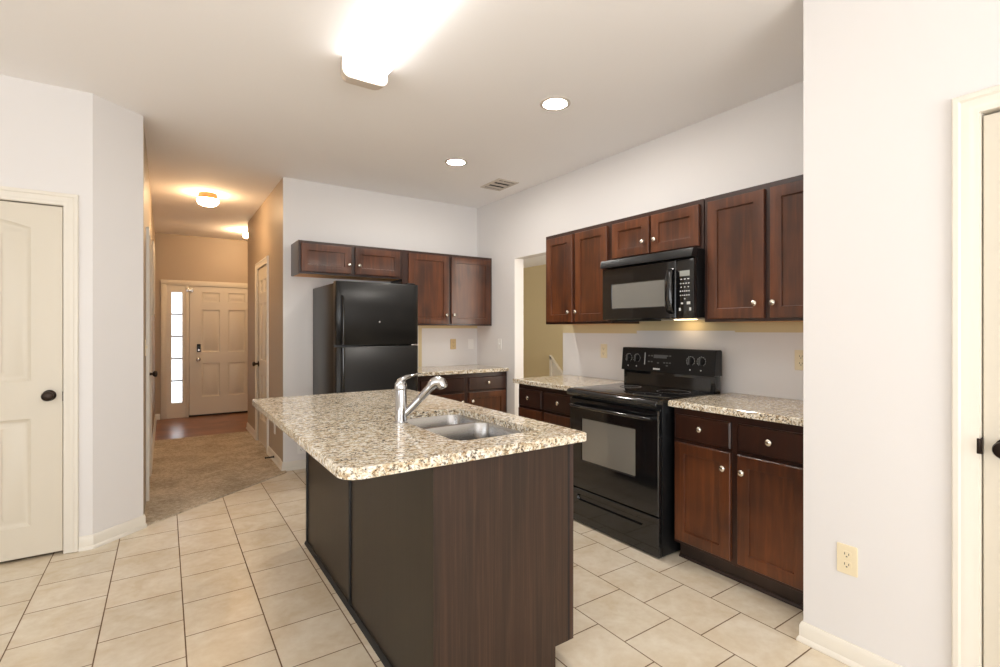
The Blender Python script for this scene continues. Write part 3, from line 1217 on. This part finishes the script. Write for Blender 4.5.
def face_quad(m, x, t, w, h, out=0.001):
    up = Vector((0, math.sin(ang), math.cos(ang)))
    c = on_panel(x, t)
    ps = [c + Vector((sx * w / 2, 0, 0)) + up * (sz * h / 2) for sx, sz in ((-1, -1), (1, -1), (1, 1), (-1, 1))]
    m.loft([[p + nrm * 0.0002 for p in ps], [p + nrm * out for p in ps]])


for x in (0.062, 0.140, 0.588, 0.668):
    m = M()
    m.lathe([(0.0, 0.0005), (0.026, 0.0005), (0.025, 0.006), (0.021, 0.010), (0.019, 0.016), (0.0, 0.018)], on_panel(x, 0.56), nrm, 26)
    kb = m.done('knob', 'black_satin', cp)
    m = M()
    c = on_panel(x, 0.56)
    up = Vector((0, math.sin(ang), math.cos(ang)))
    ps = [c + Vector((sx * 0.004, 0, 0)) + up * (sz * 0.020) for sx, sz in ((-1, -1), (1, -1), (1, 1), (-1, 1))]
    m.loft([[p + nrm * 0.012 for p in ps], [p + nrm * 0.026 for p in ps]])
    m.done('pointer', 'ring_grey', kb)
    m = M()
    lo = []
    for k in range(-20, 21):
        aa = 0.8 * PI * k / 20
        tick = 0.0035 if k % 4 == 0 else 0.0006
        q = []
        for rr, oo in ((0.030 - tick * 0.3, 0.0002), (0.030 + tick, 0.0002), (0.030 + tick, 0.0007), (0.030 - tick * 0.3, 0.0007)):
            q.append(on_panel(x + rr * math.sin(aa), 0.56, oo) + up * (rr * math.cos(aa)))
        lo.append(q)
    m.loft(lo)
    m.done('dial_marks', 'dial_grey', cp)
    m = M()
    face_quad(m, x, 0.20, 0.008, 0.008)
    m.done('dial_symbol', 'print_white', cp)
m = M()
face_quad(m, 0.345, 0.68, 0.11, 0.024)
m.done('display', 'display_glass', cp).data.materials[0] = MATS['ring_grey']
for x, t in ((0.250, 0.70), (0.275, 0.70), (0.250, 0.44), (0.275, 0.44), (0.405, 0.72), (0.428, 0.72), (0.382, 0.42), (0.405, 0.42), (0.428, 0.42), (0.405, 0.30), (0.33, 0.40)):
    m = M()
    face_quad(m, x, t, 0.016, 0.009)
    m.done('button', 'ring_grey', cp)
m = M()
for k in range(5):
    face_quad(m, 0.297 + k * 0.0115, 0.13, 0.0095, 0.011)
m.done('wordmark', 'print_white', cp)
m = M()
face_quad(m, 0.215, 0.56, 0.005, 0.085, 0.004)
m.done('panel_rib', 'dial_grey', cp)
# oven door
m = M()
win = rounded(0.118, 0.590, 0.432, 0.728, 0.012, 3)
m.slab(rect(0.004, RW - 0.004, 0.243, 0.852), [(win, [(0.003, 0.003), (0.006, 0.003)])], -0.034, 0.033, 0.005)
od = m.done('oven_door', 'black_gloss', rg)
m = M()
m.prism(offset_loop(win, 0.008), -0.0305, -0.0318, axis='Y')
m.done('window', 'oven_glass', od)
m = M()
m.tube([(0.045, -0.034, 0.802), (0.048, -0.062, 0.806), (0.075, -0.078, 0.807), (0.20, -0.084, 0.807), (RW / 2, -0.086, 0.807), (RW - 0.20, -0.084, 0.807), (RW - 0.075, -0.078, 0.807), (RW - 0.048, -0.062, 0.806), (RW - 0.045, -0.034, 0.802)],
       [(0.015, 0.013)] + [(0.017, 0.012)] * 7 + [(0.015, 0.013)], 14)
m.done('handle', 'black_gloss', od)
m = M()
m.box(0.01, RW - 0.01, -0.012, -0.0005, 0.852, 0.866)
m.done('vent_slot', 'black_matte', rg)
# storage drawer with a long finger groove
m = M()
gr = rounded(0.075, 0.640, 0.160, 0.200, 0.019, 6)
m.slab(rect(0.004, RW - 0.004, 0.009, 0.236), [(gr, [(0.004, 0.010), (0.008, 0.014)])], -0.032, 0.031, 0.004)
m.done('storage_drawer', 'black_gloss', rg)

# ------------------------------------------------------------------ microwave
mw = thing('microwave', (2.655, 2.560, 0), -PI / 2, 'black over the range microwave mounted under the short cabinet', 'microwave')
MW = 0.750
m = M()
m.box(0.0, MW, 0.0, 0.375, 1.390, 1.810, 0.003)
m.done('body', 'black_satin', mw)
m = M()
m.prism([(-0.005, 1.756), (-0.062, 1.756), (-0.060, 1.772), (-0.046, 1.809), (-0.005, 1.809)], 0.0, MW, axis='X')
m.done('vent_hood', 'black_satin', mw)
m = M()
wn = rounded(0.090, 0.545, 1.462, 1.640, 0.006, 3)
m.slab(rect(0.0, 0.622, 1.388, 1.750), [(wn, [(0.002, 0.002), (0.005, 0.003)])], -0.040, 0.0385, 0.006)
md = m.done('door', 'black_gloss', mw)
m = M()
m.prism(offset_loop(wn, 0.0055), -0.0365, -0.0378, axis='Y')
m.done('window', 'microwave_glass', md)
m = M()
m.tube([(0.594, -0.040, 1.690), (0.594, -0.062, 1.680), (0.594, -0.074, 1.640), (0.594, -0.078, 1.56), (0.594, -0.074, 1.48), (0.594, -0.062, 1.435), (0.594, -0.040, 1.425)], [(0.024, 0.010)] * 7, 12)
m.done('handle', 'black_gloss', md)
m = M()
m.box(0.6245, MW, -0.040, -0.0005, 1.388, 1.750, 0.005)
mp_ = m.done('control_panel', 'black_gloss', mw)
m = M()
m.box(0.652, 0.722, -0.0412, -0.0402, 1.644, 1.678, 0.0004)
m.done('display', 'display_glass', mp_)
def key(x, z, w, h):
    k = M()
    k.box(x - w / 2, x + w / 2, -0.0412, -0.0402, z - h / 2, z + h / 2)
    k.done('key', 'print_white', mp_)


for z, n_, w_, h_ in ((1.626, 3, 0.012, 0.006), (1.600, 4, 0.010, 0.006), (1.578, 3, 0.008, 0.006), (1.553, 5, 0.008, 0.007), (1.528, 5, 0.008, 0.006), (1.506, 1, 0.008, 0.006)):
    for k_ in range(n_):
        key(0.688 + (k_ - (n_ - 1) / 2) * (0.074 / max(n_, 3)), z, w_, h_)
for q in ((0.714, 1.480, 0.024, 0.016), (0.669, 1.479, 0.014, 0.010), (0.654, 1.443, 0.012, 0.018), (0.726, 1.443, 0.012, 0.018)):
    key(*q)
m = M()
m.prism([(0.06, 0.03), (0.36, 0.03), (0.36, 0.16), (0.06, 0.16)], 1.3895, 1.378, 0.003)
m.done('grease_filter', 'black_matte', mw)
m = M()
m.box(0.38, 0.52, 0.27, 0.33, 1.386, 1.3895)
m.done('task_light', 'task_lens', mw)


# ------------------------------------------------------------------ ceiling fixtures
fl = thing('ceiling_light', (0.889, 2.60, H), 0, 'long white fluorescent ceiling light', 'light')
L0 = -1.42
m = M()
m.box(-0.104, 0.104, L0 + 0.001, -0.001, -0.0095, -0.0005, 0.002)
m.done('base', 'white_plastic', fl)


def section(y, s=1.0):
    q = [(-0.117, -0.010), (-0.114, -0.030), (-0.100, -0.058), (-0.090, -0.076), (-0.074, -0.090), (-0.050, -0.097), (0.0, -0.099)]
    q = q + [(-x, z) for x, z in reversed(q[:-1])]
    return [(x, y, z) for x, z in q]


m = M()
m.loft([section(L0 + 0.001), section(-0.001)])
m.done('diffuser', 'lamp_diffuser', fl, smooth=60)
m = M()
def cap_section(y, s):
    t = 0.120 * s
    return [(p[0], y, p[1]) for p in rounded(-t, t, -0.100 + 0.05 * (1 - s), -0.0006, [0.04 * s, 0.04 * s, 0.002, 0.002], 6)]


m.loft([cap_section(0.0, 1.03), cap_section(0.03, 1.02), cap_section(0.065, 0.96), cap_section(0.085, 0.86), cap_section(0.092, 0.74)])
m.done('end_cap', 'end_cap', fl, smooth=60)
m = M()
m.loft([cap_section(L0 - q, c) for q, c in ((0.092, 0.74), (0.085, 0.86), (0.065, 0.96), (0.03, 1.02), (0.0, 1.03))])
m.done('end_cap', 'end_cap', fl, smooth=60)

for (x, y, lab) in ((2.040, 2.402, 'recessed ceiling can light nearer the camera'), (2.052, 3.707, 'recessed ceiling can light farther back, near the vent')):
    t = thing('recessed_light', (x, y, H), 0, lab, 'light', 'recessed ceiling lights')
    m = M()
    lo = []
    for r, z in ((0.072, -0.0005), (0.096, -0.0005), (0.096, -0.003), (0.088, -0.007), (0.076, -0.006), (0.072, -0.004)):
        lo.append([(r * math.cos(2 * PI * k / 36), r * math.sin(2 * PI * k / 36), z) for k in range(36)])
    m.loft(lo, closed=True)
    m.done('trim_ring', 'vent_metal', t)
    m = M()
    m.lathe([(0.0, 0.001), (0.0715, 0.001), (0.0715, 0.003), (0.05, 0.006), (0.0, 0.008)], (0, 0, 0), '-Z', 32)
    m.done('lens', 'can_lens', t)

vt = thing('ceiling_vent', (2.72, 4.045, H), 0, 'small metal air vent in the ceiling above the far corner', 'vent')
m = M()
o_, h_ = m.fill(rect(-0.115, 0.115, -0.165, 0.165), [rect(-0.09, 0.09, -0.14, 0.14)], lambda p: (p[0], p[1], -0.008))
bq = [m.bm.verts.new((p[0], p[1], -0.0005)) for p in rect(-0.118, 0.118, -0.168, 0.168)]
bi = [m.bm.verts.new((p[0], p[1], -0.0005)) for p in rect(-0.09, 0.09, -0.14, 0.14)]
m.bridge(o_, bq)
m.bridge(h_[0], bi)
m.done('frame', 'vent_metal', vt)
m = M()
m.box(-0.089, 0.089, -0.139, 0.139, -0.0012, -0.0004)
m.done('backing', 'gap_dark', vt)
for k in range(3):
    y = -0.092 + k * 0.092
    m = M()
    m.loft([[(x, y - 0.018, -0.0015), (x, y - 0.0165, -0.0015), (x, y + 0.0175, -0.0085), (x, y + 0.016, -0.0088)] for x in (-0.088, 0.088)])
    m.done('slat', 'vent_metal', vt)
m = M()
m.box(-0.05, -0.045, -0.14, -0.135, -0.03, -0.008)
m.done('lever', 'vent_metal', vt)

hl = thing('ceiling_light', (0.375, 6.03, H), 0, 'round flush dome light glowing warm on the hallway ceiling', 'light', 'hall ceiling lights')
m = M()
m.lathe([(0.0, 0.0005), (0.080, 0.0005), (0.086, 0.012), (0.088, 0.058), (0.0, 0.058)], (0, 0, 0), '-Z', 36)
m.done('base', 'brass', hl)
m = M()
m.lathe([(0.0, 0.0585), (0.094, 0.0585), (0.101, 0.070), (0.098, 0.088), (0.082, 0.108), (0.055, 0.122), (0.025, 0.128), (0.0, 0.129)], (0, 0, 0), '-Z', 36)
m.done('glass_shade', 'dome_glass', hl)

el = thing('ceiling_light', (0.972, 7.95, H), 0, 'small dark capped light by the end of the right hallway wall', 'light', 'hall ceiling lights')
m = M()
m.lathe([(0.0, 0.0005), (0.06, 0.0005), (0.058, 0.012), (0.03, 0.028), (0.0, 0.03)], (0, 0, 0), '-Z', 28)
m.done('canopy', 'bronze', el)
m = M()
m.lathe([(0.0, 0.0305), (0.028, 0.031), (0.042, 0.05), (0.046, 0.075), (0.036, 0.098), (0.0, 0.108)], (0, 0, 0), '-Z', 28)
m.done('glass_shade', 'bulb_glass', el)


# ------------------------------------------------------------------ outlets and switches
def outlet(loc, rz, label, material='ivory', group='wall outlets'):
    t = thing('wall_outlet', loc, rz, label, 'outlet', group)
    m = M()
    m.prism(rounded(-0.036, 0.036, -0.058, 0.058, 0.004, 2), -0.0005, -0.006, 0.0015, axis='Y')
    m.done('cover_plate', material, t)
    for z in (-0.020, 0.020):
        m = M()
        m.prism(rounded(-0.017, 0.017, z - 0.014, z + 0.014, 0.010, 4), -0.006, -0.008, axis='Y')
        r = m.done('receptacle', material, t)
        m = M()
        m.box(-0.0085, -0.0060, -0.0086, -0.0081, z - 0.001, z + 0.008)
        m.box(0.0060, 0.0085, -0.0086, -0.0081, z - 0.001, z + 0.007)
        m.box(-0.0025, 0.0025, -0.0086, -0.0081, z - 0.0095, z - 0.005)
        m.done('slots', 'slot_dark', r)
    return t


def switch(loc, rz, label, material='white_plastic', toggle=True):
    t = thing('light_switch', loc, rz, label, 'switch', 'wall switches')
    m = M()
    m.prism(rounded(-0.036, 0.036, -0.058, 0.058, 0.004, 2), -0.0005, -0.006, 0.0015, axis='Y')
    m.done('cover_plate', material, t)
    if toggle:
        m = M()
        m.box(-0.005, 0.005, -0.016, -0.006, -0.004, 0.014, 0.002)
        m.done('toggle', material, t)
    return t


R = -PI / 2
outlet((XP, 0.862, 0.408), R, 'ivory outlet low on the near right wall above the baseboard')
outlet((XS, 2.945, 1.142), R, 'ivory outlet on the wall left of the range backguard')
outlet((XS, 1.398, 1.143), R, 'ivory outlet above the right counter, cut off by the near wall')
outlet((2.712, YB, 1.157), 0, 'tan outlet above the far corner counter', 'almond')
outlet((1.075, YB, 0.20), 0, 'low outlet on the wall under the island overhang left of the refrigerator', 'white_plastic')
outlet((XH, 5.385, 0.335), R, 'white outlet low on the right hallway wall beside the narrow door', 'white_plastic')
switch((2.945, YB, 1.155), 0, 'white plate right beside the tan outlet in the far corner', 'white_plastic', False)
switch((XS, 4.496, 1.162), R, 'white switch plate on the wall left of the opening')
switch((XHL, 4.36, 1.19), PI / 2, 'cream switch at the start of the left hallway wall', 'ivory')

# door stop on the hall baseboard
ds = thing('door_stop', (XH - 0.013, 5.36, 0.055), 0, 'black spring door stop on the hallway baseboard', 'door stop')
m = M()
path = [(-0.07 * k / 60, 0.008 * math.cos(k * 0.9), 0.008 * math.sin(k * 0.9)) for k in range(61)]
m.lathe([(0.0, 0.0), (0.013, 0.0), (0.012, 0.005), (0.007, 0.008), (0.0068, 0.07), (0.0, 0.07)], (0, 0, 0), '-X', 14)
m.done('rod', 'black_satin', ds)
m = M()
m.lathe([(0.0, 0.0705), (0.010, 0.071), (0.011, 0.082), (0.0, 0.086)], (0, 0, 0), '-X', 14)
m.done('tip', 'black_matte', ds)
